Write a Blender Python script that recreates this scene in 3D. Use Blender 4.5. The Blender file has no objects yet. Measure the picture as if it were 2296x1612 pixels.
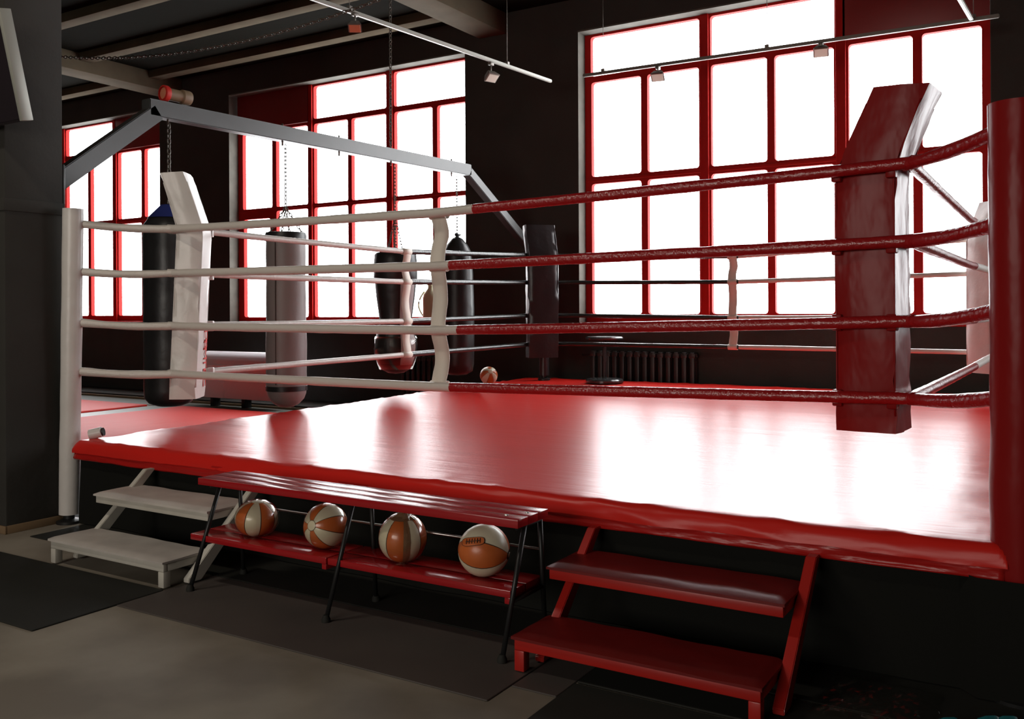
import bpy, bmesh, math, random
from mathutils import Vector, Matrix, noise
random.seed(7)
PI = math.pi
S = bpy.context.scene
COL = S.collection

# ------------------------------------------------------------------ camera
cam_d = bpy.data.cameras.new('camera')
cam = bpy.data.objects.new('camera', cam_d); COL.objects.link(cam)
cam_d.sensor_width = 36.0
cam_d.lens = 2072.99 / 2296 * 36
cam_d.shift_y = (697.66 - 806) / 2296
cam_d.clip_start = 0.05; cam_d.clip_end = 200
CAM = Vector((5.2114, -4.1656, 1.375))
cam.matrix_world = Matrix.Translation(CAM) @ Matrix.Rotation(0.5498, 4, 'Z') @ Matrix.Rotation(PI/2, 4, 'X') @ Matrix.Rotation(-0.005, 4, 'Z')
cam_d.dof.use_dof = True; cam_d.dof.focus_distance = 5.6; cam_d.dof.aperture_fstop = 9
S.camera = cam

# ------------------------------------------------------------------ world, lamps, exposure
W = bpy.data.worlds.new('sky'); S.world = W; W.use_nodes = True
wn = W.node_tree.nodes; wn.clear()
wo = wn.new('ShaderNodeOutputWorld'); wb = wn.new('ShaderNodeBackground')
wb.inputs[0].default_value = (0.97, 0.985, 1.0, 1); wb.inputs[1].default_value = 11.0
W.node_tree.links.new(wb.outputs[0], wo.inputs[0])
S.view_settings.view_transform = 'Standard'; S.view_settings.look = 'None'
S.view_settings.exposure = 0.0; S.view_settings.gamma = 1.0
S.view_settings.use_curve_mapping = False

def area(name, loc, rot, sx, sy, power, color=(1,1,1), portal=False):
    d = bpy.data.lights.new(name, 'AREA'); d.shape = 'RECTANGLE'; d.size = sx; d.size_y = sy
    d.energy = power; d.color = color
    if portal: d.cycles.is_portal = True
    o = bpy.data.objects.new(name, d); COL.objects.link(o); o.location = loc; o.rotation_euler = rot
    return o
# portals in the window openings (they only steer the sampling of the sky)
for x0, x1 in ((-12.36, -7.91), (-6.24, -1.71), (-0.035, 4.494), (6.17, 10.70)):
    area('window_portal', ((x0+x1)/2, 6.35, 3.0), (-PI/2, 0, 0), x1-x0, 3.6, 1, portal=True)
# added fill lights behind the camera, unseen: one at the front wall, one overhead
area('front_fill_light', (2.6, -8.8, 2.3), (PI/2, 0, 0), 4.0, 1.8, 185, (1, .93, .84))
area('overhead_fill_light', (.6, -3.4, 4.9), (0, 0, 0), 1.2, .3, 55, (1, .90, .76))

# ------------------------------------------------------------------ materials
def mat(name, color, rough=.6, metal=0, bump=None, var=None, spec=None, coat=0, trans=None, stretch=None, coords='Object'):
    m = bpy.data.materials.new(name); m.use_nodes = True
    nt = m.node_tree; N = nt.nodes; L = nt.links
    b = N['Principled BSDF']
    b.inputs['Base Color'].default_value = (*color, 1)
    b.inputs['Roughness'].default_value = rough
    b.inputs['Metallic'].default_value = metal
    if spec is not None: b.inputs['Specular IOR Level'].default_value = spec
    if coat: b.inputs['Coat Weight'].default_value = coat; b.inputs['Coat Roughness'].default_value = .08
    tc = N.new('ShaderNodeTexCoord'); mp = N.new('ShaderNodeMapping'); L.new(tc.outputs[coords], mp.inputs[0])
    if stretch: mp.inputs['Scale'].default_value = stretch
    if var:      # (second colour, scale, contrast)
        n = N.new('ShaderNodeTexNoise'); n.inputs['Scale'].default_value = var[1]; n.inputs['Detail'].default_value = 6
        L.new(mp.outputs[0], n.inputs[0])
        r = N.new('ShaderNodeValToRGB'); r.color_ramp.elements[0].position = .5-var[2]; r.color_ramp.elements[1].position = .5+var[2]
        r.color_ramp.elements[0].color = (*color, 1); r.color_ramp.elements[1].color = (*var[0], 1)
        L.new(n.outputs[0], r.inputs[0]); L.new(r.outputs[0], b.inputs['Base Color'])
    if bump:     # list of (scale, strength, distance)
        prev = None
        for sc, st, di in bump:
            n = N.new('ShaderNodeTexNoise'); n.inputs['Scale'].default_value = sc; n.inputs['Detail'].default_value = 4
            L.new(mp.outputs[0], n.inputs[0])
            k = N.new('ShaderNodeBump'); k.inputs['Strength'].default_value = st; k.inputs['Distance'].default_value = di
            L.new(n.outputs[0], k.inputs['Height'])
            if prev: L.new(prev.outputs[0], k.inputs['Normal'])
            prev = k
        L.new(prev.outputs[0], b.inputs['Normal'])
    return m

M = {}
M['wall'] = mat('charcoal_plaster', (.040, .038, .034), .8, bump=[(6, .3, .02), (60, .15, .004)], var=((.052, .049, .044), 1.5, .25), spec=.12)
M['reveal'] = mat('grey_reveal_plaster', (.12, .116, .10), .8, bump=[(40, .2, .004)], var=((.085, .08, .07), 5, .2), spec=.1)
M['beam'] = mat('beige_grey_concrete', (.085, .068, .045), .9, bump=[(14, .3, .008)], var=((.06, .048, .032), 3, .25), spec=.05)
M['slab'] = mat('shaded_ceiling_slab', (.007, .0065, .005), .95, bump=[(10, .3, .01)], spec=.02)  # shade between the ribs is put into this near-black colour
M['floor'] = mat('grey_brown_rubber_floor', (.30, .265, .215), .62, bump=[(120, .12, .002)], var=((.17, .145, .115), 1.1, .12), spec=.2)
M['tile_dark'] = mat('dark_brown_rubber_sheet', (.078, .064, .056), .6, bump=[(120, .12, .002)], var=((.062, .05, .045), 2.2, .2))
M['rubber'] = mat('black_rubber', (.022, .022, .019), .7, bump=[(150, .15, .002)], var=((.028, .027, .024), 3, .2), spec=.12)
M['greyfloor'] = mat('grey_linoleum', (.17, .18, .16), .35)
M['redmat'] = mat('red_gym_mat', (.50, .020, .013), .55, bump=[(3, .3, .03)], spec=.22)
M['skirting'] = mat('wooden_skirting', (.20, .13, .07), .6, bump=[(30, .2, .003)], stretch=(1, 8, 8))
M['red_paint'] = mat('red_frame_paint', (.40, .012, .010), .6, bump=[(50, .1, .002)], spec=.1)
M['dark_red'] = mat('red_panel_paint', (.20, .010, .010), .45, bump=[(20, .1, .003)])
M['canvas'] = mat('red_glossy_canvas_vinyl', (.62, .020, .014), .30, bump=[(2.4, .25, .014), (16, .30, .005)], stretch=(.22, 2.4, 1), spec=.20)
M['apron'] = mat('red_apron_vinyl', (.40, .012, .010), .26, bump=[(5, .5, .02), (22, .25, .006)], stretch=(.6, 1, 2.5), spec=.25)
M['skirt'] = mat('black_skirt_cloth', (.012, .012, .0105), .9, bump=[(80, .2, .002)], spec=.05)
M['steel_dark'] = mat('black_steel', (.02, .02, .02), .4, metal=.3)
M['rack'] = mat('grey_painted_steel', (.048, .047, .046), .33, bump=[(30, .1, .002)], var=((.036, .035, .034), 4, .2), spec=.5)
M['chrome'] = mat('chrome_steel', (.5, .49, .46), .28, metal=1)
M['chain'] = mat('galvanised_chain', (.12, .105, .085), .5, metal=.6)
M['white_vinyl'] = mat('white_vinyl', (.70, .665, .635), .33, bump=[(9, .35, .012), (40, .15, .003)], var=((.62, .585, .555), 6, .25))
M['red_vinyl'] = mat('red_pad_vinyl', (.24, .009, .009), .30, bump=[(3.0, .6, .03), (9, .16, .008)], stretch=(1.2, 1.2, .55), spec=.13)
M['black_vinyl'] = mat('black_vinyl', (.022, .016, .017), .34, bump=[(6, .4, .02)])
M['white_rope'] = mat('white_rope_tape', (.62, .57, .52), .35, bump=[(45, .5, .006)], stretch=(1, 1, 1))
M['red_rope'] = mat('red_rope_tape', (.33, .010, .012), .24, bump=[(45, .7, .008)], spec=.7)
M['black_rope'] = mat('black_rope_tape', (.02, .022, .02), .25, bump=[(40, .5, .006)])
M['strap'] = mat('cream_strap_webbing', (.70, .64, .56), .6, bump=[(60, .2, .002)])
M['white_wood'] = mat('white_painted_wood', (.56, .535, .475), .5, bump=[(12, .25, .004)], var=((.46, .43, .37), 5, .2))
M['white_tread'] = mat('off_white_tread_cover', (.56, .515, .47), .5, bump=[(5, .3, .01)], var=((.44, .40, .37), 3, .12))
M['red_wood'] = mat('red_painted_wood', (.42, .016, .011), .33, bump=[(14, .2, .004)])
M['red_tread'] = mat('red_tread_vinyl', (.15, .008, .007), .34, bump=[(5, .4, .012)])
M['bench_red'] = mat('red_lacquered_planks', (.34, .010, .013), .17, bump=[(5, .04, .001), (50, .04, .0004)], stretch=(.3, 3, 3), spec=.5)
M['bag_grey'] = mat('grey_bag_leather', (.27, .235, .225), .42, bump=[(7, .4, .015), (50, .2, .003)])
M['bag_black'] = mat('black_bag_leather', (.015, .014, .014), .38, bump=[(7, .4, .015)])
M['bag_panel'] = mat('pale_bag_panel', (.36, .29, .28), .45)
M['blue'] = mat('dark_blue_leather', (.02, .03, .16), .4)
M['white_metal'] = mat('pale_enamel_metal', (.78, .72, .75), .45)
M['iron'] = mat('dark_cast_iron', (.022, .017, .016), .45)
M['orange'] = mat('orange_ball_leather', (.52, .125, .03), .34, bump=[(60, .25, .002)])
M['cream'] = mat('cream_ball_leather', (.66, .60, .44), .34, bump=[(60, .25, .002)])
M['seam'] = mat('dark_seam_thread', (.05, .03, .02), .7)
M['tape'] = mat('brown_packing_tape', (.20, .11, .06), .15, bump=[(30, .6, .006)], spec=.8)
M['teal'] = mat('teal_vinyl', (.01, .13, .15), .35)
M['grey_metal'] = mat('silver_bezel', (.34, .34, .30), .4, metal=.2)
M['screen'] = mat('dark_screen', (.02, .015, .018), .2)
M['lampbody'] = mat('grey_lamp_housing', (.20, .18, .16), .4, metal=.4)
M['lens'] = mat('pale_lamp_lens', (.60, .56, .48), .25)
M['orange_lens'] = mat('orange_cap', (.65, .22, .12), .5)
M['jug'] = mat('pale_yellow_plastic', (.62, .62, .42), .35)
M['disc'] = mat('glossy_black_disc', (.03, .03, .03), .18, spec=.8)
M['red_print'] = mat('red_print', (.62, .03, .02), .5)

def glass_mat(name, tint, gl):
    m = bpy.data.materials.new(name); m.use_nodes = True; nt = m.node_tree; nt.nodes.clear()
    o = nt.nodes.new('ShaderNodeOutputMaterial'); mx = nt.nodes.new('ShaderNodeMixShader')
    t = nt.nodes.new('ShaderNodeBsdfTransparent'); g = nt.nodes.new('ShaderNodeBsdfGlossy')
    t.inputs[0].default_value = (*tint, 1); g.inputs['Roughness'].default_value = .08
    lw = nt.nodes.new('ShaderNodeLayerWeight'); lw.inputs[0].default_value = .25
    fr = nt.nodes.new('ShaderNodeMath'); fr.operation = 'MULTIPLY'; fr.inputs[1].default_value = gl
    nt.links.new(lw.outputs['Facing'], fr.inputs[0]); nt.links.new(fr.outputs[0], mx.inputs[0]); nt.links.new(t.outputs[0], mx.inputs[1]); nt.links.new(g.outputs[0], mx.inputs[2])
    nt.links.new(mx.outputs[0], o.inputs[0]); return m
M['glass'] = glass_mat('window_glass', (.97, .98, .98), .12)
M['film'] = glass_mat('clear_plastic_film', (.95, .94, .92), .55)

# ------------------------------------------------------------------ helpers
def link(name, bm, m, parent=None, smooth=False, angle=None):
    me = bpy.data.meshes.new(name); bmesh.ops.recalc_face_normals(bm, faces=bm.faces)
    bm.to_mesh(me); bm.free()
    if isinstance(m, str): m = M[m]
    me.materials.append(m)
    if smooth or angle:
        for p in me.polygons: p.use_smooth = True
        if angle: me.set_sharp_from_angle(angle=math.radians(angle))
    o = bpy.data.objects.new(name, me); COL.objects.link(o)
    if parent: o.parent = parent; o.matrix_parent_inverse = parent.matrix_world.inverted()
    return o
def thing(name, label, cat, loc=(0,0,0), group=None, rotz=0):
    o = bpy.data.objects.new(name, None); COL.objects.link(o); o.empty_display_size = .1
    o.location = loc; o.rotation_euler = (0, 0, rotz); o.matrix_world = Matrix.Translation(Vector(loc)) @ Matrix.Rotation(rotz, 4, 'Z')
    o['label'] = label; o['category'] = cat
    if group: o['group'] = group
    return o
def tag(o, label, cat, group=None):
    o['label'] = label; o['category'] = cat
    if group: o['group'] = group
    return o
def struct(o, label=None):
    o['kind'] = 'structure'
    if label: o['label'] = label
    return o
def box(bm, x0, x1, y0, y1, z0, z1, bev=0, seg=2, mtx=None):
    vs = [bm.verts.new((x, y, z)) for x in (x0, x1) for y in (y0, y1) for z in (z0, z1)]
    if mtx: 
        for v in vs: v.co = mtx @ v.co
    fs = [bm.faces.new([vs[i] for i in q]) for q in ((0,1,3,2),(4,6,7,5),(0,4,5,1),(2,3,7,6),(0,2,6,4),(1,5,7,3))]
    if bev:
        es = {e for f in fs for e in f.edges}
        bmesh.ops.bevel(bm, geom=list(es), offset=bev, segments=seg, affect='EDGES', profile=.5)
    return bm
def nbox(name, b, m, parent=None, bev=.004, seg=2):
    bm = bmesh.new(); box(bm, *b, bev=bev, seg=seg); return link(name, bm, m, parent, angle=35)
def frame_at(d):
    d = d.normalized(); up = Vector((0,0,1)) if abs(d.z) < .95 else Vector((1,0,0))
    a = d.cross(up).normalized(); return a, a.cross(d).normalized()
def tube(bm, pts, r, seg=10, cap=True, jitter=0, sq=None):
    """tube through points; r a number or a list; sq=(w,h) makes a rectangular section"""
    pts = [Vector(p) for p in pts]; rings = []
    for i, p in enumerate(pts):
        d = (pts[min(i+1, len(pts)-1)] - pts[max(i-1, 0)])
        a, b = frame_at(d); rr = r[i] if isinstance(r, (list, tuple)) else r
        ring = []
        if sq:
            for sx, sz in ((-1,-1),(1,-1),(1,1),(-1,1)): ring.append(bm.verts.new(p + a*sx*sq[0]/2 + b*sz*sq[1]/2))
        else:
            for k in range(seg):
                t = 2*PI*k/seg; q = rr*(1 + (random.uniform(-jitter, jitter) if jitter else 0))
                ring.append(bm.verts.new(p + a*math.cos(t)*q + b*math.sin(t)*q))
        rings.append(ring)
    n = len(rings[0])
    for A, B in zip(rings, rings[1:]):
        for k in range(n): bm.faces.new((A[k], A[(k+1)%n], B[(k+1)%n], B[k]))
    if cap: bm.faces.new(rings[0][::-1]); bm.faces.new(rings[-1])
    return bm
def lathe(bm, prof, seg=28, cx=0, cy=0, z0=0, fn=None):
    """prof: list of (r, z)"""
    rings = []
    for r, z in prof:
        if r < 1e-5: rings.append([bm.verts.new((cx, cy, z+z0))])
        else:
            ring = []
            for k in range(seg):
                t = 2*PI*k/seg; q = r*(fn(t, z) if fn else 1)
                ring.append(bm.verts.new((cx+q*math.cos(t), cy+q*math.sin(t), z+z0)))
            rings.append(ring)
    for A, B in zip(rings, rings[1:]):
        for k in range(seg):
            a0, a1 = A[k % len(A)], A[(k+1) % len(A)]; b0, b1 = B[k % len(B)], B[(k+1) % len(B)]
            vs = []
            for v in (a0, a1, b1, b0):
                if v not in vs: vs.append(v)
            if len(vs) > 2: bm.faces.new(vs)
    for R in (rings[0], rings[-1]):
        if len(R) > 2: bm.faces.new(R)
    return bm
def chain_mesh(bm, pts, link_len=.05, wire=.006, width=.026):
    """interlocking oval links along a polyline"""
    pts = [Vector(p) for p in pts]; segs = []; total = 0
    for a, b in zip(pts, pts[1:]): segs.append((a, b, (b-a).length)); total += (b-a).length
    n = max(1, int(total/(link_len*.74))); step = total/n
    def at(s):
        for a, b, l in segs:
            if s <= l: return a + (b-a)*(s/l), (b-a).normalized()
            s -= l
        return segs[-1][1], (segs[-1][1]-segs[-1][0]).normalized()
    for i in range(n):
        c, d = at((i+.5)*step); a, b = frame_at(d)
        side = a if i % 2 else b; nor = b if i % 2 else a
        K = 10; J = 4; rings = []
        for k in range(K):
            t = 2*PI*k/K; ct, st = math.cos(t), math.sin(t)
            p = c + d*ct*link_len/2 + side*st*width/2
            o = (d*ct + side*st).normalized()
            rings.append([bm.verts.new(p + o*wire*math.cos(2*PI*j/J) + nor*wire*math.sin(2*PI*j/J)) for j in range(J)])
        for k in range(K):
            A, B = rings[k], rings[(k+1) % K]
            for j in range(J): bm.faces.new((A[j], A[(j+1)%J], B[(j+1)%J], B[j]))
    return bm
def lerp(a, b, t): return a + (b-a)*t

# ------------------------------------------------------------------ room shell
YI, YG, YO = 5.97, 6.16, 6.27        # inner face of the window wall, glazing plane
P = .55                    # height of the ring canvas
fl = nbox('floor', (-13.5, 12, -9, 6.6, -.2, 0), 'floor', bev=0); struct(fl)
def tile(name, x0, x1, y0, y1, m, h=.008): return nbox(name, (x0, x1, y0, y1, 0.0005, h), m, fl, bev=.003, seg=1)
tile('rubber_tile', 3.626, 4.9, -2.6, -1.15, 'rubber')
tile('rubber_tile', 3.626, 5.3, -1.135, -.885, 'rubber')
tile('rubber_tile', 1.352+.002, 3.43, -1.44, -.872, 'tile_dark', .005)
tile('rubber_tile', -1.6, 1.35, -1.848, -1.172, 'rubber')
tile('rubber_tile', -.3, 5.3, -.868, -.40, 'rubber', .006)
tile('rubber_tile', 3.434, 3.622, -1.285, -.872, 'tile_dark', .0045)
tile('floor_sheet', -12.6, -.46, 4.75, 5.24, 'greyfloor', .01)
tile('floor_sheet', -6.42, -5.82, 1.5, 4.745, 'greyfloor', .01)
tile('rubber_tile', -12.6, -.30, -.49, 1.49, 'rubber')
mats = []
for (x0, x1, y0, y1, lb) in ((-5.8, -3.2, 1.5, 4.72, 'red gym mat on the floor left of the ring, farther from the ring edge'),
                             (-3.19, -.72, 1.5, 4.72, 'red gym mat on the floor directly beside the left edge of the ring'),
                             (-12.0, -6.44, 1.5, 4.6, 'red gym mat in the far left corner beyond the grey floor strip')):
    tag(nbox('gym_mat', (x0, x1, y0, y1, .0005, .035), 'redmat', bev=.012, seg=3), lb, 'mat', 'red gym mats left of the ring')

# ceiling, beams and ribs
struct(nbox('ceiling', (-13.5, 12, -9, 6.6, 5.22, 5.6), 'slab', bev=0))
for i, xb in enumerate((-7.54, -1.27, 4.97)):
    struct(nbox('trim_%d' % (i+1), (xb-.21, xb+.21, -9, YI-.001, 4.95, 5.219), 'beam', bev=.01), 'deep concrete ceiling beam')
k = 4
for j in range(11):
    y = 5.42 - j*1.2
    for x0, x1 in ((-13.49, -7.755), (-7.325, -1.485), (-1.055, 4.755), (5.185, 10.99)):
        if (x0 > 5 and j > 3) or (x0 > -2 and j == 0): continue
        struct(nbox('trim_%d' % k, (x0, x1, y-.095, y+.095, 5.1, 5.219), 'beam', bev=.008), 'concrete ceiling rib'); k += 1

# window wall: built round the three openings
OPEN = [(-12.44, -7.91), (-6.24, -1.71), (-.035, 4.494), (6.17, 10.70)]
ZS, ZT = 1.22, 4.805
xs = [-13.5]
for a, b in OPEN: xs += [a, b]
xs.append(12.0)
bm = bmesh.new()
for i in range(0, len(xs), 2): box(bm, xs[i], xs[i+1], YI, YO, 0, 5.4)
for a, b in OPEN:
    box(bm, a, b, YI, YO, 0, ZS-.02); box(bm, a, b, YI, YO, ZT+.02, 5.4)
wb_ = struct(link('wall_back', bm, 'wall'))
bm = bmesh.new()          # lighter plaster lining of each reveal
for a, b in OPEN:
    box(bm, a, a+.006, YI+.002, YO-.002, ZS, ZT); box(bm, b-.006, b, YI+.002, YO-.002, ZS, ZT)
    box(bm, a, b, YI+.002, YO-.002, ZT, ZT+.019)
link('reveal_lining', bm, 'reveal', wb_)
struct(nbox('wall_left', (-13.5, -13.2, -9, YI, 0, 5.4), 'wall', bev=0))
struct(nbox('wall_right', (11.0, 11.3, -9, YI, 0, 5.4), 'wall', bev=0))
struct(nbox('wall_front', (-13.5, 12, -9.3, -9, 0, 5.4), 'wall', bev=0))
struct(nbox('baseboard_back', (-13.1, -.75, 5.26, YI-.001, 0.0005, .07), 'wall', bev=.004), 'low dark plinth below the left windows')
struct(nbox('trim_60', (-13.1, -.75, 5.235, 5.258, .0005, .045), 'skirting', bev=.004), 'thin wooden strip along the plinth')

# windows ------------------------------------------------------------
def rounded(x0, x1, z0, z1, r, n=4):
    out = []
    for cxx, czz, a0, oc in ((x1-r, z1-r, 0, 2), (x0+r, z1-r, 90, 3), (x0+r, z0+r, 180, 0), (x1-r, z0+r, 270, 1)):
        for i in range(n+1):
            t = math.radians(a0 + 90*i/n); out.append((cxx+r*math.cos(t), czz+r*math.sin(t), oc))
    return out
def frame_cell(bm, cell, hole, y0, y1, r=.035):
    X0, X1, Z0, Z1 = cell; cor = [(X0, Z0), (X1, Z0), (X1, Z1), (X0, Z1)]
    for y in (y0, y1):
        oc = [bm.verts.new((c[0], y, c[1])) for c in cor]
        pts = rounded(*hole, r); iv = [bm.verts.new((p[0], y, p[1])) for p in pts]
        n = len(pts)
        for i in range(n):
            j = (i+1) % n; a, b = pts[i][2], pts[j][2]
            if a == b: bm.faces.new((iv[i], iv[j], oc[a]))
            else: bm.faces.new((iv[i], iv[j], oc[b], oc[a]))
        if y == y0: f_iv = iv; f_oc = oc
    for i in range(n): bm.faces.new((f_iv[i], f_iv[(i+1) % n], iv[(i+1) % n], iv[i]))
    for i in range(4): bm.faces.new((f_oc[i], f_oc[(i+1) % 4], oc[(i+1) % 4], oc[i]))
# vertical glass limits measured from the opening's left edge, glass rows by height
def window(n, xo, red_first, label):
    groups = [(.086, .763, .833, 1.492), (1.626, 2.288, 2.358, 3.012), (3.150, 3.80, 3.876, 4.44)]
    if red_first:   # mirrored division: red panel over the left group
        groups = [(.101, .764, .841, 1.517), (1.635, 2.316, 2.376, 3.036), (3.174, 3.855, 3.924, 4.44)]
    panel_g = 0 if red_first else 2
    rows = [(1.325, 2.955), (3.03, 4.215)]
    bm = bmesh.new()
    win = None; holes = []; bars = []
    for gi, (a, b, c, d) in enumerate(groups):
        gx0 = (groups[gi-1][3]+a)/2 if gi else .0
        gx1 = (d+groups[gi+1][0])/2 if gi < 2 else 4.53
        mid = (b+c)/2
        for ri, (z0, z1) in enumerate(rows):
            cz0 = ZS if ri == 0 else (rows[0][1]+rows[1][0])/2
            cz1 = (rows[0][1]+rows[1][0])/2 if ri == 0 else 4.25
            for (h0, h1, c0, c1) in ((a, b, gx0, mid), (c, d, mid, gx1)):
                zz1 = z1 - (.10 if (red_first and gi == 0 and ri == 0 and h0 == a) else 0)
                xx0, xx1 = h0, h1
                if red_first and gi == 0 and ri == 0 and h0 == a: xx0 += .02; xx1 -= .05
                frame_cell(bm, (xo+c0, xo+c1, cz0, cz1), (xo+xx0+.007, xo+xx1-.007, z0+.007 + (-.03 if red_first else 0), zz1-.007), YG, YG+.07)
                holes.append((xo+xx0-.005, xo+xx1+.005, z0-.035, zz1+.005))
        if gi == panel_g: continue
        frame_cell(bm, (xo+gx0, xo+gx1, 4.25, ZT), (xo+a, xo+d, 4.285, 4.775), YG, YG+.07)
        holes.append((xo+a-.005, xo+d+.005, 4.28, 4.78))
    win = link('window_%d' % n, bm, 'red_paint'); struct(win, label)
    # thick mullions stand proud, panel of red sheet, inner sill
    for gi in (0, 1):
        m0 = groups[gi][3]; m1 = groups[gi+1][0]
        nbox('mullion', (xo+m0+.018, xo+m1-.018, YG-.03, YG-.0005, ZS, ZT), 'red_paint', win, bev=.006)
    g = groups[panel_g]
    gx0 = (groups[1][3]+g[0])/2 if not red_first else 0; gx1 = 4.53 if not red_first else (g[3]+groups[1][0])/2
    nbox('red_panel', (xo+gx0+.02, xo+gx1-.02, YG-.03, YG+.06, 4.252, ZT), 'dark_red', win, bev=.004)
    nbox('transom', (xo+.02, xo+4.51, YG-.012, YG-.0005, 2.975, 3.01), 'red_paint', win, bev=.004)
    nbox('sill', (xo+.007, xo+4.522, YI-.012, YG-.0005, ZS-.021, ZS+.012), 'red_paint', win, bev=.004)
    for (x0, x1, z0, z1) in holes:
        nbox('pane', (x0, x1, YG+.03, YG+.036, z0, z1), 'glass', win, bev=0)
    return win
window(1, -12.44, False, 'far left red-framed factory window partly behind the pillar')
window(2, -6.24, True, 'middle red-framed factory window behind the punching bags')
window(3, -.035, False, 'largest red-framed factory window behind the ring')
window(4, 6.17, True, 'unseen factory window added outside the frame at the right')  # unseen window, added to give the red pad's side a reflection

# big pillar at the left edge of the frame
pil = nbox('wall_pillar', (-2.3, -.5, -.9, -.51, 0, 5.4), 'wall', bev=.01); struct(pil, 'dark pillar at the left edge')
nbox('steel_band', (-2.31, -.49, -.91, -.50, 2.02, 2.10), 'wall', pil, bev=.004)
nbox('pillar_skirting', (-.498, -.485, -.9, -.52, .0005, .05), 'skirting', pil, bev=.002)
nbox('pillar_skirting', (-2.3, -.485, -.915, -.902, .0005, .05), 'skirting', pil, bev=.002)

# ------------------------------------------------------------------ ring platform
ring = thing('ring_platform', 'raised boxing ring platform with a glossy red vinyl canvas and black skirt', 'boxing ring', (2.3, 2.6, 0))
X0, X1, Y0, Y1 = -.36, 5.0, -.55, 5.80
def left_x(y): return X0 + (-.30)*max(0, min(1, (y+.5)/6.2))     # the left edge runs slightly askew
prof = [(0, .076), (.001, .062), (.003, .048), (.008, .032), (.017, .015), (.030, .004), (.050, 0)]
def axis(n, lo, hi):
    o = []
    for w, d in prof: o.append((lo + w, d))
    a, b = lo+.05, hi-.05
    for i in range(1, n): o.append((lerp(a, b, i/n), 0))
    for w, d in prof[::-1]: o.append((hi-w, d))
    return o
bm = bmesh.new()
ax = axis(110, 0, 1e9)
def build_canvas():
    NX, NY = 190, 150
    L = X1-X0; H = Y1-Y0
    xs_ = axis(NX, 0, L); ys_ = axis(NY, 0, H); grid = []
    for i, (sx, dx) in enumerate(xs_):
        row = []
        for j, (sy, dy) in enumerate(ys_):
            y = Y0+sy; lx = left_x(y); x = lx + sx*(X1-lx)/L
            d = max(dx, dy); z = P - d
            ed = min(sx, L-sx, sy, H-sy)
            v = Vector((x, y, z))
            # slack vinyl: soft folds near the edges, almost flat in the middle
            w = math.exp(-ed/.30)
            rd = 1-abs(noise.noise(Vector((x*2.4+y*2.2, y*5.0-x*1.0, 8))))*2.2
            f = noise.noise(Vector((x*1.3, y*2.6, 3.1)))*.010*w + max(0, rd)**3*.009*w*w + noise.noise(Vector((x*9, y*11, 4)))*.003*w*w
            if d < .01: z += f
            if sy < .2 and dy > 0: v.y += noise.noise(Vector((x*1.6, z*9, 1)))*.008 + (1-abs(noise.noise(Vector((x*4+z*12, z*16, 3))))*2.2)*.005
            if sx < .2 and dx > 0: v.x += noise.noise(Vector((y*2.2, z*14, 5)))*.012
            v.z = z + (noise.noise(Vector((x*2.0, y*2.0, 20)))*.012 + noise.noise(Vector((x*9, y*9, 2)))*.004)*min(1, d/.05)
            row.append(bm.verts.new(v))
        grid.append(row)
    for i in range(len(grid)-1):
        for j in range(len(grid[0])-1):
            bm.faces.new((grid[i][j], grid[i+1][j], grid[i+1][j+1], grid[i][j+1]))
build_canvas()
link('canvas', bm, 'canvas', ring, smooth=True)
# lower apron flap, its own strip just inside the wrapped canvas edge
def apron_strip(a, b, n, out):
    bm = bmesh.new(); rows = []
    a = Vector(a); b = Vector(b); out = Vector(out); d = (b-a)
    for i in range(n+1):
        t = i/n; p = a + d*t; r = []
        for k in range(10):
            z = lerp(.495, .428 + noise.noise(Vector((p.x*1.5, p.y*1.5, 2)))*.006, k/9)
            w = noise.noise(Vector((p.x*2.2, p.y*2.2, k*.35)))*.012*(k/9) + (1-abs(noise.noise(Vector((p.x*6+k*.3, p.y*6+k*.3, k*.4))))*2)*.004
            r.append(bm.verts.new((p.x+out.x*w, p.y+out.y*w, z)))
        rows.append(r)
    for A, B in zip(rows, rows[1:]):
        for k in range(9): bm.faces.new((A[k], B[k], B[k+1], A[k+1]))
    o = link('apron', bm, 'apron', ring, smooth=True)
    md = o.modifiers.new('t', 'SOLIDIFY'); md.thickness = .004
    return o
apron_strip((X0+.012, Y0+.012, 0), (X1-.012, Y0+.012, 0), 260, (0, -1, 0))
apron_strip((X0+.012, Y0+.012, 0), (left_x(Y1)+.012, Y1, 0), 100, (-1, 0, 0))
apron_strip((X1-.012, Y0+.012, 0), (X1-.012, Y1, 0), 60, (1, 0, 0))
def skirt(a, b, n, out):
    bm = bmesh.new(); rows = []
    a = Vector(a); b = Vector(b); out = Vector(out)
    for i in range(n+1):
        p = a + (b-a)*(i/n); r = []
        for k in range(5):
            w = noise.noise(Vector((p.x*2.6, p.y*2.6, k*.15)))*.03*(k/4)
            r.append(bm.verts.new((p.x+out.x*w, p.y+out.y*w, lerp(.47 if b.x < 4.9 else .436, .012, k/4))))
        rows.append(r)
    for A, B in zip(rows, rows[1:]):
        for k in range(4): bm.faces.new((A[k], B[k], B[k+1], A[k+1]))
    return link('skirt', bm, 'skirt', ring, smooth=True)
skirt((-.335, -.50, 0), (4.84, -.50, 0), 160, (0, -1, 0))
skirt((-.335, -.50, 0), (-.58, 5.7, 0), 160, (-1, 0, 0))
skirt((4.84, -.50, 0), (4.90, -.568, 0), 6, (0, -1, 0))
skirt((4.90, -.568, 0), (5.17, -.568, 0), 14, (0, -1, 0))
skirt((5.17, -.568, 0), (5.17, -.26, 0), 14, (1, 0, 0))
skirt((5.17, -.26, 0), (4.95, -.10, 0), 10, (1, 0, 0))
skirt((4.95, -.10, 0), (4.95, 5.7, 0), 80, (1, 0, 0))
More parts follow.
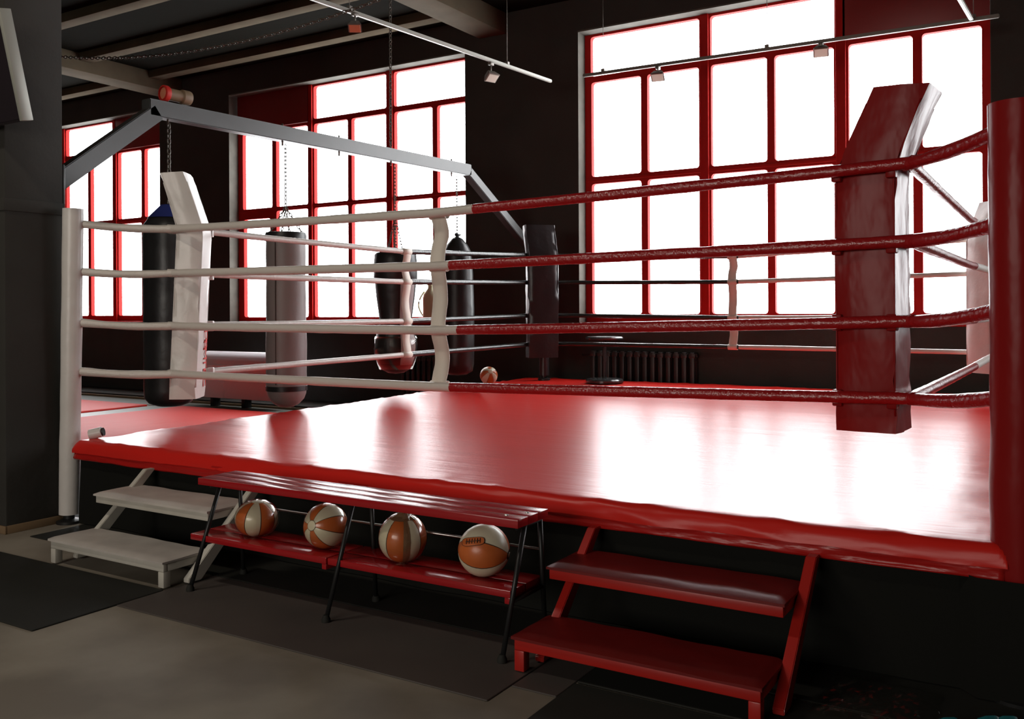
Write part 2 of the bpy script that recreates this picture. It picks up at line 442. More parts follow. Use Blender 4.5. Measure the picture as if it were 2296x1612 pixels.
nbox('deck', (-.25, 4.9, -.42, 5.68, .40, .53), 'steel_dark', ring, bev=.01)
for px in (-.15, 1.5, 3.1, 4.8):
    for py in (-.3, 2.6, 5.5): nbox('support_leg', (px-.04, px+.04, py-.04, py+.04, .0065, .40), 'steel_dark', ring, bev=.004)

# corner posts -------------------------------------------------------
def post(x, y, r, top, m, label, foot=.0065, lean=(0, 0), base=.06):
    t = thing('corner_post', label, 'post', (x, y, 0), 'ring corner posts')
    n = 22; pts = []
    z0 = base
    for i in range(n+1):
        s = i/n; pts.append((x+lean[0]*s, y+lean[1]*s, lerp(z0, top, s)))
    rr = [r*(1+.05*noise.noise(Vector((x, y, i*.45)))) for i in range(n+1)]
    bm = bmesh.new(); tube(bm, pts, rr, 28)
    bmesh.ops.bevel(bm, geom=[e for e in bm.edges if e.calc_face_angle(0) > 1.2], offset=.012, segments=2, affect='EDGES')
    link('post_padding', bm, m, t, angle=50)
    bm = bmesh.new(); lathe(bm, [(r*.55, 0), (r*.55, base+.05)], 16, x, y, foot); link('post_core', bm, 'steel_dark', t, angle=40)
    bm = bmesh.new(); lathe(bm, [(r*1.25, 0), (r*1.25, .018), (r*.6, .03)], 20, x, y, foot); link('post_foot', bm, 'steel_dark', t, angle=40)
    return t
PA = (-.448, -.511); PB = (5.035, -.45); PD = (-.44, 5.42)
post(PA[0], PA[1], .0635, 2.06, 'white_vinyl', 'white padded corner post at the left front of the ring beside the pillar', foot=.0005, lean=(.045, .01))
post(PB[0], PB[1], .098, 2.10, 'red_vinyl', 'red padded corner post at the right edge of the picture', base=.30, foot=.0005)
post(-.22, 5.42, .06, 2.02, 'black_vinyl', 'black padded corner post behind the black corner pad', foot=P+.004, base=P+.06)

# ropes --------------------------------------------------------------
A = [(.11, -.13, z) for z in (1.931, 1.638, 1.290, .972)]      # the front ropes pass outside the white pad
AL = [(0, .275, z) for z in (1.945, 1.645, 1.288, .962)]
B = [(4.61, 0, z) for z in (1.987, 1.661, 1.325, 1.002)]
Cc = [(4.61, 4.94, z) for z in (2.003, 1.692, 1.30, .99)]
D = [(0, 4.94, z) for z in (2.009, 1.70, 1.331, 1.008)]
MF = [(2.185, 0, z) for z in (1.915, 1.624, 1.272, .963)]
ML = [(0, 2.50, z) for z in (1.921, 1.646, 1.289, .985)]
MB = [(2.24, 4.94, z) for z in (1.914, 1.659, 1.299, 1.003)]
MR = [(4.61, 2.45, z) for z in (1.96, 1.66, 1.30, .985)]
postz = {'A': (1.968, 1.65, 1.317, .996), 'B': (2.03, 1.69, 1.38, 1.06), 'D': (2.02, 1.70, 1.33, 1.0)}
def rope_pts(a, m, b, n=44):
    a, m, b = Vector(a), Vector(m), Vector(b); tm = (m-a).length/((m-a).length+(b-m).length); out = []
    for i in range(2*n+1):
        t = i/(2*n)
        q = a.lerp(b, t); dz = m.z - a.lerp(b, tm).z
        bump_ = (t/tm if t < tm else (1-t)/(1-tm)); bump_ = bump_**.8 if bump_ > 0 else 0
        out.append((t, Vector((q.x, q.y, q.z + dz*bump_))))
    return out, tm
names = ['top', 'second from top', 'third from top', 'lowest']
BRK = [.46, .447, .455, .45]
for lv in range(4):
    t = thing('ring_rope', names[lv] + ' of the four padded ring ropes, white, red and black by corner', 'ring rope', (2.3, 2.4, A[lv][2]), 'ropes around the ring')
    R = .0265
    def seg_rope(name, pts, m, r, jit=.05):
        bm = bmesh.new(); 
        rr = [r*(1+jit*noise.noise(Vector((p.x*7, p.y*7, p.z*7+lv)))*1.6) for p in pts]
        tube(bm, pts, rr, 12, jitter=.02); return link(name, bm, m, t, angle=60)
    def side(a, m, b, ca, cb, r, brk=None, sub=44):
        pts, tm = rope_pts(a, m, b, sub); k = brk or tm
        pa = [p for s, p in pts if s < k]; pb = [p for s, p in pts if s >= k]
        pa.append(pb[0] + (pb[0]-pa[-1])*.3)
        seg_rope('rope_cover', pa, ca, r*.97); seg_rope('rope_cover', pb, cb, r)
    side(A[lv], MF[lv], B[lv], 'white_rope', 'red_rope', R, BRK[lv] + (.06 if lv == 0 else .035))
    side(AL[lv], ML[lv], D[lv], 'white_rope', 'black_rope', R*.92, .485)
    side(D[lv], MB[lv], Cc[lv], 'black_rope', 'white_rope', R*.85, .5)
    side(B[lv], MR[lv], Cc[lv], 'red_rope', 'white_rope', R, .56)
    za_, zb_ = A[lv][2], AL[lv][2]
    seg_rope('corner_wrap', [Vector(p) for p in ((.11, -.13, za_), (.055, -.128, za_), (-.02, -.045, za_), (-.13, .095, zb_), (-.115, .17, zb_), (0, .275, zb_))], 'white_rope', R*.9)
    # ties from the rope corners to the posts, with steel turnbuckles at the post
    for (c, pz, pc, col, rr) in ((A[lv], postz['A'][lv], PA, 'white_rope', .026), (B[lv], postz['B'][lv], PB, 'red_rope', .028), (D[lv], postz['D'][lv], (-.22, 5.42), 'black_rope', .022)):
        c = Vector(c); p = Vector((pc[0], pc[1], pz)); d = (c-p).normalized()
        r0 = .06 if col != 'red_rope' else .095
        q = p + d*(r0+.015); pts = [q.lerp(c + d*.03, i/10) for i in range(11)]
        for i in range(1, 10): pts[i] = pts[i] + Vector((0, 0, -.012*math.sin(PI*i/10)))
        seg_rope('corner_tie', pts, col, rr, .09)
        bm = bmesh.new(); tube(bm, [p + d*(r0-.02), q + d*.02], .010, 8); link('turnbuckle', bm, 'chrome', t, angle=50)
        bm = bmesh.new(); tube(bm, [c - d*.03, c + d*.03], .0275, 10); link('rope_joint', bm, col, t, angle=50)

# vertical spacer straps ----------------------------------------------
def strap(pts, side_dir, width, label, amp=1):
    """ribbon down the four ropes, looping round each"""
    side_dir = Vector(side_dir).normalized(); nor = side_dir.cross(Vector((0,0,1))).normalized()
    t = thing('rope_strap', label, 'strap', pts[-1], 'vertical straps joining the ropes')
    P3 = [Vector(p) for p in pts]; path = []
    for i in range(3):
        a, b = P3[i], P3[i+1]
        for k in range(17):
            s = k/16; q = a.lerp(b, s)
            if i == 0: off = amp*(.15*math.sin(PI*min(1, s*1.7)) - .07*math.sin(PI*max(0, (s-.45)/.55)))
            elif i == 1: off = amp*.02*math.sin(2*PI*s)
            else: off = amp*.12*math.sin(PI*s)
            path.append(q + side_dir*off*width + nor*(.012*math.cos(2*PI*s)))
    bm = bmesh.new(); rows = []
    for i, p in enumerate(path):
        w = width*(1 + .05*noise.noise(Vector((i*.4, 3, 1))))/2
        rows.append((bm.verts.new(p - side_dir*w), bm.verts.new(p + nor*.004), bm.verts.new(p + side_dir*w)))
    for a, b in zip(rows, rows[1:]):
        for k in range(2): bm.faces.new((a[k], a[k+1], b[k+1], b[k]))
    o = link('webbing', bm, 'strap', t, smooth=True); md = o.modifiers.new('t', 'SOLIDIFY'); md.thickness = .004; md.offset = 0
    for p in P3:
        bm = bmesh.new(); tube(bm, [p - side_dir*width*.56, p + side_dir*width*.56], .0295, 14, cap=False)
        o = link('loop', bm, 'strap', t, smooth=True); md = o.modifiers.new('t', 'SOLIDIFY'); md.thickness = .004
    return t
strap(MF, (1, 0, 0), .098, 'cream webbing strap joining the front ropes where white meets red')
strap(ML, (0, 1, 0), .105, 'cream webbing strap joining the left ropes in front of the waisted bag', .7)
strap(MB, (1, 0, 0), .085, 'cream webbing strap joining the back ropes in front of the large window', .8)

# corner pads ----------------------------------------------------------
def corner_pad(cx, cy, ang, T, Wd, z0, zb, z1, lean, m, label, rnd=.02, low=0):
    """bent cushion; ang = direction pointing outward (towards the post)"""
    t = thing('corner_pad', label, 'corner pad', (cx, cy, z0), 'corner pads', rotz=ang)
    mt = Matrix.Translation((cx, cy, 0)) @ Matrix.Rotation(ang, 4, 'Z')
    bm = bmesh.new(); n = 20; m_ = 9; grid = []
    zs = [lerp(z0, z1, i/n) for i in range(n+1)]
    NU = 6
    rings = []
    for i, z in enumerate(zs):
        s = max(0, (z-zb)/(z1-zb)); off = lean*s + low*max(0, (zb-z)/(zb-z0))
        zz = z - .03*s*s
        tt = T*(1-.12*s); ring = []
        per = []
        for k in range(NU): per.append((-.5, lerp(-.5, .5, k/NU)))
        for k in range(NU): per.append((lerp(-.5, .5, k/NU), .5))
        for k in range(NU): per.append((.5, lerp(.5, -.5, k/NU)))
        for k in range(NU): per.append((lerp(.5, -.5, k/NU), -.5))
        for a, b in per:
            pf = .010*noise.noise(Vector((a*3+cx, b*3+cy, z*5))) + .008*noise.noise(Vector((a*8+cx, b*8, z*11)))
            bul = .012*(1 - (2*b)**2) if abs(a) == .5 else .012*(1-(2*a)**2)
            x = a*tt + off + (math.copysign(bul, a)+pf if abs(a) == .5 else 0)
            y = b*Wd + (math.copysign(bul, b)+pf if abs(b) == .5 else 0)
            # the cut top slopes down on the outward side
            ring.append(bm.verts.new(mt @ Vector((x, y, zz - .012*s*s*(a+.5)))))
        rings.append(ring)
    N4 = len(rings[0])
    for Aa, Bb in zip(rings, rings[1:]):
        for k in range(N4): bm.faces.new((Aa[k], Aa[(k+1)%N4], Bb[(k+1)%N4], Bb[k]))
    bm.faces.new(rings[0][::-1]); bm.faces.new(rings[-1])
    es = [e for e in bm.edges if len(e.link_faces) == 2 and e.calc_face_angle(0) > .9]
    bmesh.ops.bevel(bm, geom=es, offset=rnd, segments=3, affect='EDGES')
    link('cushion', bm, m, t, angle=60)
    # piping along the four long edges
    for a in (-.5, .5):
        for b in (-.5, .5):
            pts = []
            for i in range(1, n):
                z = zs[i]; s = max(0, (z-zb)/(z1-zb)); tt = T*(1-.12*s)
                pts.append(mt @ Vector((a*tt*.985 + lean*s + low*max(0, (zb-z)/(zb-z0)), b*Wd*.985, z - .03*s*s - .012*s*s*(a+.5))))
            bm = bmesh.new(); tube(bm, pts, .004, 6); link('piping', bm, m, t, smooth=True)
    return t, mt
pA, mA = corner_pad(.080, .075, math.radians(219), .168, .29, .80, 1.93, 2.345, .115, 'white_vinyl', 'white bent corner pad with red lettering behind the left front ropes', low=.055)
pB, mB = corner_pad(4.433, .17, math.radians(-4), .245, .26, .845, 1.97, 2.36, .15, 'red_vinyl', 'large red bent corner pad behind the right front ropes')
pC, mC = corner_pad(4.53, 4.79, math.radians(45), .15, .30, .82, 1.97, 2.34, .13, 'white_vinyl', 'white corner pad half hidden by the red post at the right')
pD, mD = corner_pad(.125, 4.775, math.radians(135), .15, .33, .86, 1.97, 2.37, .14, 'black_vinyl', 'black corner pad in the far left corner of the ring')
# the loops that hold each pad to its ropes
for (p, mt_, T_, W_, zs_, m_) in ((pA, mA, .168, .29, (1.945, 1.645, 1.288, .962), 'white_vinyl'), (pB, mB, .245, .26, (1.975, 1.655, 1.325, .995), 'red_vinyl')):
    for z in zs_:
        for s in (-1, 1):
            bm = bmesh.new(); box(bm, -T_/2-.012 if s < 0 else T_/2-.03, -T_/2+.03 if s < 0 else T_/2+.012, -W_/2-.03, -W_/2+.02, z-.012-.03, z+.03, bev=.006, mtx=mt_)
            link('pad_loop', bm, m_, p, angle=40)
# lettering on the inner face of the white pad: only a blurred column of red capitals can be read
def letters(parent, mt_, txt, z_top, size, x, m, step):
    for i, ch in enumerate(txt):
        cu = bpy.data.curves.new('letter', 'FONT'); cu.body = ch; cu.size = size; cu.extrude = .001; cu.align_x = 'CENTER'
        tmp = bpy.data.objects.new('letter_curve', cu); COL.objects.link(tmp); bpy.context.view_layer.update()
        me = bpy.data.meshes.new_from_object(tmp.evaluated_get(bpy.context.evaluated_depsgraph_get())); bpy.data.objects.remove(tmp); bpy.data.curves.remove(cu)
        me.materials.clear(); me.materials.append(M[m]); me.name = 'letter'
        o = bpy.data.objects.new('letter', me); COL.objects.link(o)
        # letters read downwards, turned a quarter, lying on the face that looks into the ring
        loc = mt_ @ Matrix.Translation((x + .055*(1.93-(z_top-i*step))/1.13, .02, z_top - i*step)) @ Matrix.Rotation(-PI/2, 4, 'Z') @ Matrix.Rotation(PI/2, 4, 'X') @ Matrix.Rotation(-PI/2, 4, 'Z')
        o.parent = parent; o.matrix_parent_inverse = parent.matrix_world.inverted(); o.matrix_world = loc
letters(pA, mA, 'DBMTEC', 1.22, .12, -.168/2-.020, 'red_print', .062)

# ------------------------------------------------------------------ bag rack
rk = thing('bag_rack', 'grey steel beam rack carrying the punching bags left of the ring', 'bag rack', (-.6, -.45, 2.25))
XR = -.62
def sqbar(name, pts, w, h, m, parent): 
    bm = bmesh.new(); tube(bm, pts, .1, sq=(w, h)); bmesh.ops.bevel(bm, geom=list(bm.edges), offset=.006, segments=2, affect='EDGES')
    return link(name, bm, m, parent, angle=40)
sqbar('top_beam', [(XR, .22, 2.885), (XR, 4.42, 2.955)], .10, .125, 'rack', rk)
sqbar('brace', [(XR, -.50, 2.24), (XR, .30, 2.86)], .10, .12, 'rack', rk)
sqbar('brace', [(XR, 4.40, 2.94), (XR, 5.96, 2.06)], .10, .10, 'rack', rk)
nbox('wall_plate', (XR-.13, XR+.13, 5.945, 5.969, 1.9, 2.2), 'rack', rk)
nbox('wall_plate', (XR-.10, XR+.115, -.509, -.49, 2.08, 2.36), 'rack', rk)
for y in (.412, 1.586, 2.3, 3.058, 4.10):
    zb_ = 2.885 + (y-.22)/4.2*.07
    bm = bmesh.new(); tube(bm, [(XR, y, zb_+.09), (XR, y, zb_-.10)], .008, 8); link('eye_bolt', bm, 'chain', rk, smooth=True)
can = thing('capped_tube', 'beige tube with a red-rimmed orange cap on the near end of the bag rack', 'tube', (XR, .42, 2.99))
mt = Matrix.Translation((XR+.0, .40, 3.02)) @ Matrix.Rotation(math.radians(-4), 4, 'Z') @ Matrix.Rotation(PI/2, 4, 'X')
for nm, pr, m_ in (('tube', [(.052, -.20), (.055, -.19), (.055, -.13), (.046, -.12), (.046, .0)], 'skirting'), ('rim', [(.056, -.01), (.060, 0), (.060, .03), (.047, .036), (.047, .02)], 'redmat'), ('cap', [(.046, .0), (.046, .022), (.0, .026)], 'orange_lens')):
    bm = bmesh.new(); lathe(bm, pr, 24); bm.transform(mt); link(nm, bm, m_, can, angle=40)

# ------------------------------------------------------------------ punching bags
def bag(name, label, y, prof, m, seg=32, fn=None, x=-.62):
    t = thing(name, label, 'punching bag', (x, y, prof[0][1]), 'punching bags on the rack')
    bm = bmesh.new(); lathe(bm, prof, seg, x, y, fn=fn); o = link('bag_body', bm, m, t, angle=60)
    return t
def chains(t, x, y, z_low, r, z_join, z_top, n=4):
    bm = bmesh.new(); chain_mesh(bm, [(x, y, z_top), (x, y, z_join)], .045, .0045, .022); link('chain', bm, 'chain', t, smooth=True)
    for k in range(n):
        a = 2*PI*(k+.35)/n
        bm = bmesh.new(); chain_mesh(bm, [(x, y, z_join), (x+r*math.cos(a), y+r*math.sin(a), z_low)], .04, .004, .02); link('suspension_chain', bm, 'chain', t, smooth=True)
wob = lambda s: (lambda a, z: 1 + .018*noise.noise(Vector((math.cos(a)*1.5, math.sin(a)*1.5, z*4+s))))
# dark bag nearest the pillar, with a coned top
y = .42
t = bag('punching_bag', 'dark punching bag with a cone top behind the white corner pad', y,
    [(0, .675), (.09, .678), (.15, .70), (.18, .74), (.187, .80), (.187, 1.95), (.185, 2.03), (.15, 2.08), (.07, 2.16), (.035, 2.19), (0, 2.19)], 'bag_black', fn=wob(1))
bm = bmesh.new(); lathe(bm, [(.155, 2.085), (.06, 2.185), (.055, 2.175), (.15, 2.07)], 32, -.62, y); 
link('cone_trim', bm, 'blue', t, angle=50)
bm = bmesh.new(); chain_mesh(bm, [(-.62, y, 2.80), (-.62, y, 2.19)], .05, .0055, .026); link('chain', bm, 'chain', t, smooth=True)
# grey bag
y = 1.62
t = bag('punching_bag', 'long grey punching bag with black band near its rounded base', y,
    [(.171, .735), (.174, .76), (.171, .86), (.174, 1.1), (.168, 1.3), (.170, 1.5), (.166, 1.7), (.170, 1.85), (.168, 2.0), (.165, 2.03), (.16, 2.035), (0, 2.02)], 'bag_grey', fn=wob(2))
bm = bmesh.new(); lathe(bm, [(0, .555), (.06, .562), (.11, .59), (.148, .63), (.165, .675), (.168, .70), (.168, .7005)], 32, -.62, y); link('rounded_base', bm, 'bag_grey', t, smooth=True)
bm = bmesh.new(); lathe(bm, [(.168, .70), (.176, .702), (.176, .742), (.17, .744)], 32, -.62, y); link('black_band', bm, 'bag_black', t, angle=40)
bm = bmesh.new(); lathe(bm, [(.166, 1.985), (.178, 1.99), (.178, 2.035), (.170, 2.06), (.158, 2.062), (.150, 2.03)], 32, -.62, y, fn=wob(9)); link('top_rim', bm, 'bag_black', t, angle=40)
bm = bmesh.new(); box(bm, -.62+.045, -.62+.049, y-.1735, y-.168, .76, 1.97); link('seam', bm, 'seam', t)
chains(t, -.62, y, 2.045, .15, 2.28, 2.82, 4)
# teardrop / waisted bag
y = 3.12
pr = [(0, .755), (.08, .765), (.14, .80), (.175, .85), (.20, .93), (.212, 1.02), (.208, 1.10), (.185, 1.17), (.165, 1.22), (.162, 1.30), (.175, 1.40), (.192, 1.52), (.202, 1.62), (.210, 1.70), (.208, 1.85), (.20, 1.93), (.19, 1.955), (0, 1.96)]
t = bag('punching_bag', 'waisted black punching bag with a pale side panel and rounded bottom', y, pr, 'bag_black', seg=40)
# pale panel: a strip of the same profile facing the ring
bm = bmesh.new(); rows = []
for r, z in pr[3:14]:
    rows.append([bm.verts.new((-.62 + (r+.004)*math.cos(a), y + (r+.004)*math.sin(a), z)) for a in [math.radians(d) for d in range(-38, 12, 7)]])
for a, b in zip(rows, rows[1:]):
    for k in range(len(a)-1): bm.faces.new((a[k], a[k+1], b[k+1], b[k]))
o = link('side_panel', bm, 'bag_panel', t, smooth=True); md = o.modifiers.new('t', 'SOLIDIFY'); md.thickness = .003
bm = bmesh.new(); lathe(bm, [(.211, 1.66), (.218, 1.67), (.217, 1.86), (.208, 1.945), (.19, 1.965), (.18, 1.95)], 40, -.62, y); link('top_cuff', bm, 'bag_black', t, angle=50)
bm = bmesh.new(); lathe(bm, [(.166, .80), (.215, .93), (.222, 1.03), (.215, 1.10), (.205, 1.13), (.209, 1.10), (.214, 1.02), (.204, .93), (.158, .805)], 40, -.62, y); link('clear_lower_cover', bm, 'film', t, smooth=True)
chains(t, -.62, y, 1.96, .08, 2.32, 2.85, 4)
# torpedo bag near the far wall
y = 4.20
t = bag('punching_bag', 'tall black torpedo-shaped punching bag with knotted top near the far brace', y,
    [(0, .67), (.10, .68), (.165, .72), (.182, .80), (.187, 1.1), (.188, 1.4), (.182, 1.6), (.174, 1.8), (.163, 1.95), (.15, 2.04), (.115, 2.11), (.06, 2.175), (.03, 2.19), (0, 2.19)], 'bag_black', seg=14, fn=wob(4))
bm = bmesh.new(); tube(bm, [(-.62, y, 2.17), (-.60, y, 2.21), (-.64, y, 2.225)], [.05, .035, .02], 8); link('knot', bm, 'bag_black', t, smooth=True)
bm = bmesh.new(); chain_mesh(bm, [(-.62, y, 2.86), (-.62, y, 2.20)], .045, .0045, .022); link('chain', bm, 'chain', t, smooth=True)

# chains hanging from the ceiling
o_ = []
pts = []
for i in range(41):
    x = lerp(-6.6, 5.2, i/40); pts.append((x, 1.0, 3.535 + .040*(x+.45)**2 if x < -.45 else 3.535 + .042*(x+.45)**2))
bm = bmesh.new(); chain_mesh(bm, pts, .055, .0045, .026)
tag(link('ceiling_chain', bm, 'chain', smooth=True), 'long slack chain sagging below the ceiling ribs above the bag rack', 'chain')
bm = bmesh.new(); chain_mesh(bm, [(-.62, 3.058, 5.40), (-.62, 3.058, 3.02)], .055, .0055, .028)
tag(link('hanging_chain', bm, 'chain', smooth=True), 'straight vertical chain from the ceiling down to the bag rack beam', 'chain')

# ------------------------------------------------------------------ lighting tracks and spot lamps
def track(name, a, b, label, drops):
    t = thing(name, label, 'light track', a, 'ceiling light tracks')
    sqbar('rail', [a, b], .035, .035, 'lampbody' if 'across' in label else 'grey_metal', t)
    a, b = Vector(a), Vector(b)
    for s in drops:
        p = a.lerp(b, s)
        bm = bmesh.new(); tube(bm, [p, (p.x, p.y, 5.4)], .003, 6); link('suspension_wire', bm, 'chain', t, smooth=True)
        bm = bmesh.new(); box(bm, p.x-.02, p.x+.02, p.y-.02, p.y+.02, p.z+.015, p.z+.045, bev=.003); link('clip', bm, 'lampbody', t)
    return t
track('light_track', (.10, 5.05, 3.99), (-.55, -1.8, 4.0), 'long light track running from near the camera towards the pier', (.12, .45, .8))
track('light_track', (.46, 5.15, 4.025), (4.62, 5.15, 3.99), 'light track running across the top of the large window', (.06, .5, .95))
track('light_track', (4.40, 5.09, 3.985), (4.1, -1.2, 4.0), 'light track above the right side of the ring', (.2, .6))
def spot(x, y, z, zt, label, yaw, lens='lens', s=1.0):
    t = thing('spot_lamp', label, 'spot lamp', (x, y, zt), 'track spot lamps')
    nbox('adapter', (x-.02, x+.02, y-.03, y+.03, zt-.05, zt-.018), 'lampbody', t)
    bm = bmesh.new(); tube(bm, [(x, y, zt-.045), (x, y, z+.03)], .008, 8); link('stem', bm, 'lampbody', t, smooth=True)
    mt_ = Matrix.Translation((x, y, z)) @ Matrix.Rotation(yaw, 4, 'Z') @ Matrix.Rotation(math.radians(-38), 4, 'X')
    bm = bmesh.new()
    q = .075*s
    lo = [bm.verts.new(mt_ @ Vector((sx*q, sy*q*.8, -.035))) for sx, sy in ((-1,-1),(1,-1),(1,1),(-1,1))]
    hi = [bm.verts.new(mt_ @ Vector((sx*q*.6, sy*q*.5, .04))) for sx, sy in ((-1,-1),(1,-1),(1,1),(-1,1))]
    for k in range(4): bm.faces.new((lo[k], lo[(k+1)%4], hi[(k+1)%4], hi[k]))
    bm.faces.new(hi); bm.faces.new(lo[::-1])
    bmesh.ops.bevel(bm, geom=list(bm.edges), offset=.006, segments=2, affect='EDGES'); link('lamp_head', bm, 'lampbody', t, angle=40)
    bm = bmesh.new(); box(bm, -q*.8, q*.8, -q*.62, q*.62, -.040, -.034, bev=.002, mtx=mt_); link('lens', bm, lens, t)
spot(-.04-.10, 1.98, 3.86, 3.995, 'spot lamp with a reddish lens on the near part of the long track', .6, 'orange_lens', .8)
spot(-.005, 3.95, 3.83, 3.99, 'spot lamp near the pier end of the long track', 1.2)
spot(1.36, 5.15, 3.905, 4.02, 'left spot lamp on the track across the large window', .2, s=1.0)
spot(3.07, 5.15, 3.915, 4.005, 'right spot lamp on the track across the large window', .2, s=1.0)

# ------------------------------------------------------------------ screen on the pillar
tv = thing('wall_screen', 'dark wall screen with a silver edge tilted down from the left pillar', 'screen', (-.8, -1.0, 2.5))
mt = Matrix.Translation((-.10, -1.0, 2.52)) @ Matrix.Rotation(math.radians(12), 4, 'X')
bm = bmesh.new(); box(bm, -1.1, 0, -.012, .04, 0, .64, bev=.006, mtx=mt); link('housing', bm, 'screen', tv, angle=40)
bm = bmesh.new(); box(bm, -.030, .001, -.02, .05, -.002, .642, bev=.004, mtx=mt); link('silver_edge', bm, 'grey_metal', tv, angle=40)
bm = bmesh.new(); box(bm, -1.09, -.032, -.018, -.013, .012, .63, mtx=mt); link('display', bm, 'screen', tv)
bm = bmesh.new(); tube(bm, [(-.75, -.95, 2.82), (-.75, -.905, 2.82)], .03, 10); link('bracket', bm, 'steel_dark', tv)

# ------------------------------------------------------------------ radiators, stool, jug, small things at the back
cv = thing('convector_heater', 'pale metal convector heater on the floor behind the grey punching bag', 'heater', (-5.3, 5.3, 0))
bm = bmesh.new()
pr_ = [(5.02, .14), (5.02, .62), (5.05, .72), (5.12, .79), (5.22, .81), (5.22, .14)]
for sx in (-5.86, -4.70): pass
va = [bm.verts.new((-5.86, a, b)) for a, b in pr_]; vb = [bm.verts.new((-4.25, a, b)) for a, b in pr_]
bm.faces.new(va); bm.faces.new(vb[::-1])
for k in range(len(pr_)): bm.faces.new((va[k], va[(k+1)%6], vb[(k+1)%6], vb[k]))
bmesh.ops.bevel(bm, geom=list(bm.edges), offset=.012, segments=2, affect='EDGES'); link('casing', bm, 'white_metal', cv, angle=35)
nbox('front_rib', (-5.85, -4.26, 5.008, 5.02, .60, .622), 'white_metal', cv)
nbox('front_rib', (-5.31, -5.29, 5.010, 5.02, .15, .60), 'white_metal', cv)
for x in (-5.6, -4.95): nbox('leg', (x-.03, x+.03, 5.06, 5.2, .0105, .16), 'steel_dark', cv)
def radiator(x0, x1, y, z0, z1, n, label):
    t = thing('radiator', label, 'radiator', ((x0+x1)/2, y, z0), 'cast iron radiators'); w = (x1-x0)/n
    for i in range(n):
        cx = x0+(i+.5)*w
        bm = bmesh.new()
        for dy in (-.045, .0, .045): box(bm, cx-w*.30, cx+w*.30, y+dy-.016, y+dy+.016, z0, z1, bev=.012)
        box(bm, cx-w*.42, cx+w*.42, y-.062, y+.062, z1-.07, z1-.015, bev=.014); box(bm, cx-w*.42, cx+w*.42, y-.062, y+.062, z0+.02, z0+.075, bev=.014)
        link('radiator_section', bm, 'iron', t, angle=40)
    bm = bmesh.new(); tube(bm, [(x0-.12, y, z1-.05), (x1, y, z1-.05)], .013, 8); tube(bm, [(x0-.12, y, z0+.05), (x1, y, z0+.05)], .013, 8); link('pipe', bm, 'iron', t, smooth=True)
radiator(.17, 1.52, 5.89, .32, .895, 14, 'dark cast iron radiator under the large window behind the stool')
radiator(-2.72, -2.0, 5.885, .22, .775, 8, 'dark cast iron radiator under the middle window behind the waisted bag')
st = thing('pedestal_stool', 'small black round pedestal stool on the far edge of the canvas', 'stool', (.62, 5.33, P))
bm = bmesh.new(); lathe(bm, [(0, 0), (.20, 0), (.215, .012), (.215, .035), (.20, .05), (.03, .062), (0, .062)], 36, .62, 5.33, P+.003); link('base', bm, 'disc', st, angle=40)
bm = bmesh.new(); lathe(bm, [(.022, .05), (.022, .49)], 16, .62, 5.33, P+.003); link('column', bm, 'steel_dark', st, angle=40)
bm = bmesh.new(); lathe(bm, [(0, .48), (.18, .485), (.215, .497), (.218, .515), (.205, .528), (0, .532)], 36, .62, 5.33, P+.003); link('seat', bm, 'disc', st, angle=40)
jg = thing('plastic_jug', 'pale yellow plastic jug with a loop handle on the middle window sill', 'jug', (-2.36, 6.06, 1.235))
bm = bmesh.new(); lathe(bm, [(0, 0), (.115, 0), (.122, .02), (.122, .32), (.11, .38), (.05, .45), (.04, .47), (.04, .50), (0, .50)], 28, -2.36, 6.055, 1.233); bmesh.ops.scale(bm, vec=(1, .62, 1), space=Matrix.Translation((0, -6.055, 0)), verts=bm.verts); link('jug_body', bm, 'jug', jg, angle=50)
bm = bmesh.new(); lathe(bm, [(.045, 0), (.045, .035), (0, .04)], 18, -2.36, 6.055, 1.733); link('cap', bm, 'jug', jg, angle=50)
bm = bmesh.new(); tube(bm, [(-2.36-.105 - .10*math.sin(PI*i/10), 6.055, 1.29+.36*i/10) for i in range(11)], .012, 10); link('handle', bm, 'jug', jg, smooth=True)
tp = thing('tape_roll', 'small white roll with a dark core beside the white corner post', 'tape roll', (-.25, -.40, P))
mt = Matrix.Translation((-.300, -.415, P+.036)) @ Matrix.Rotation(math.radians(35), 4, 'Z') @ Matrix.Rotation(math.radians(78), 4, 'Y')
bm = bmesh.new(); lathe(bm, [(.020, -.04), (.033, -.04), (.034, 0), (.034, .038), (.024, .042), (.020, .03)], 24); bm.transform(mt); link('roll', bm, 'white_vinyl', tp, angle=40)
bm = bmesh.new(); lathe(bm, [(0, -.038), (.0205, -.038), (.0205, .046), (.027, .048), (.027, .052), (0, .052)], 24); bm.transform(mt); link('core', bm, 'steel_dark', tp, angle=40)

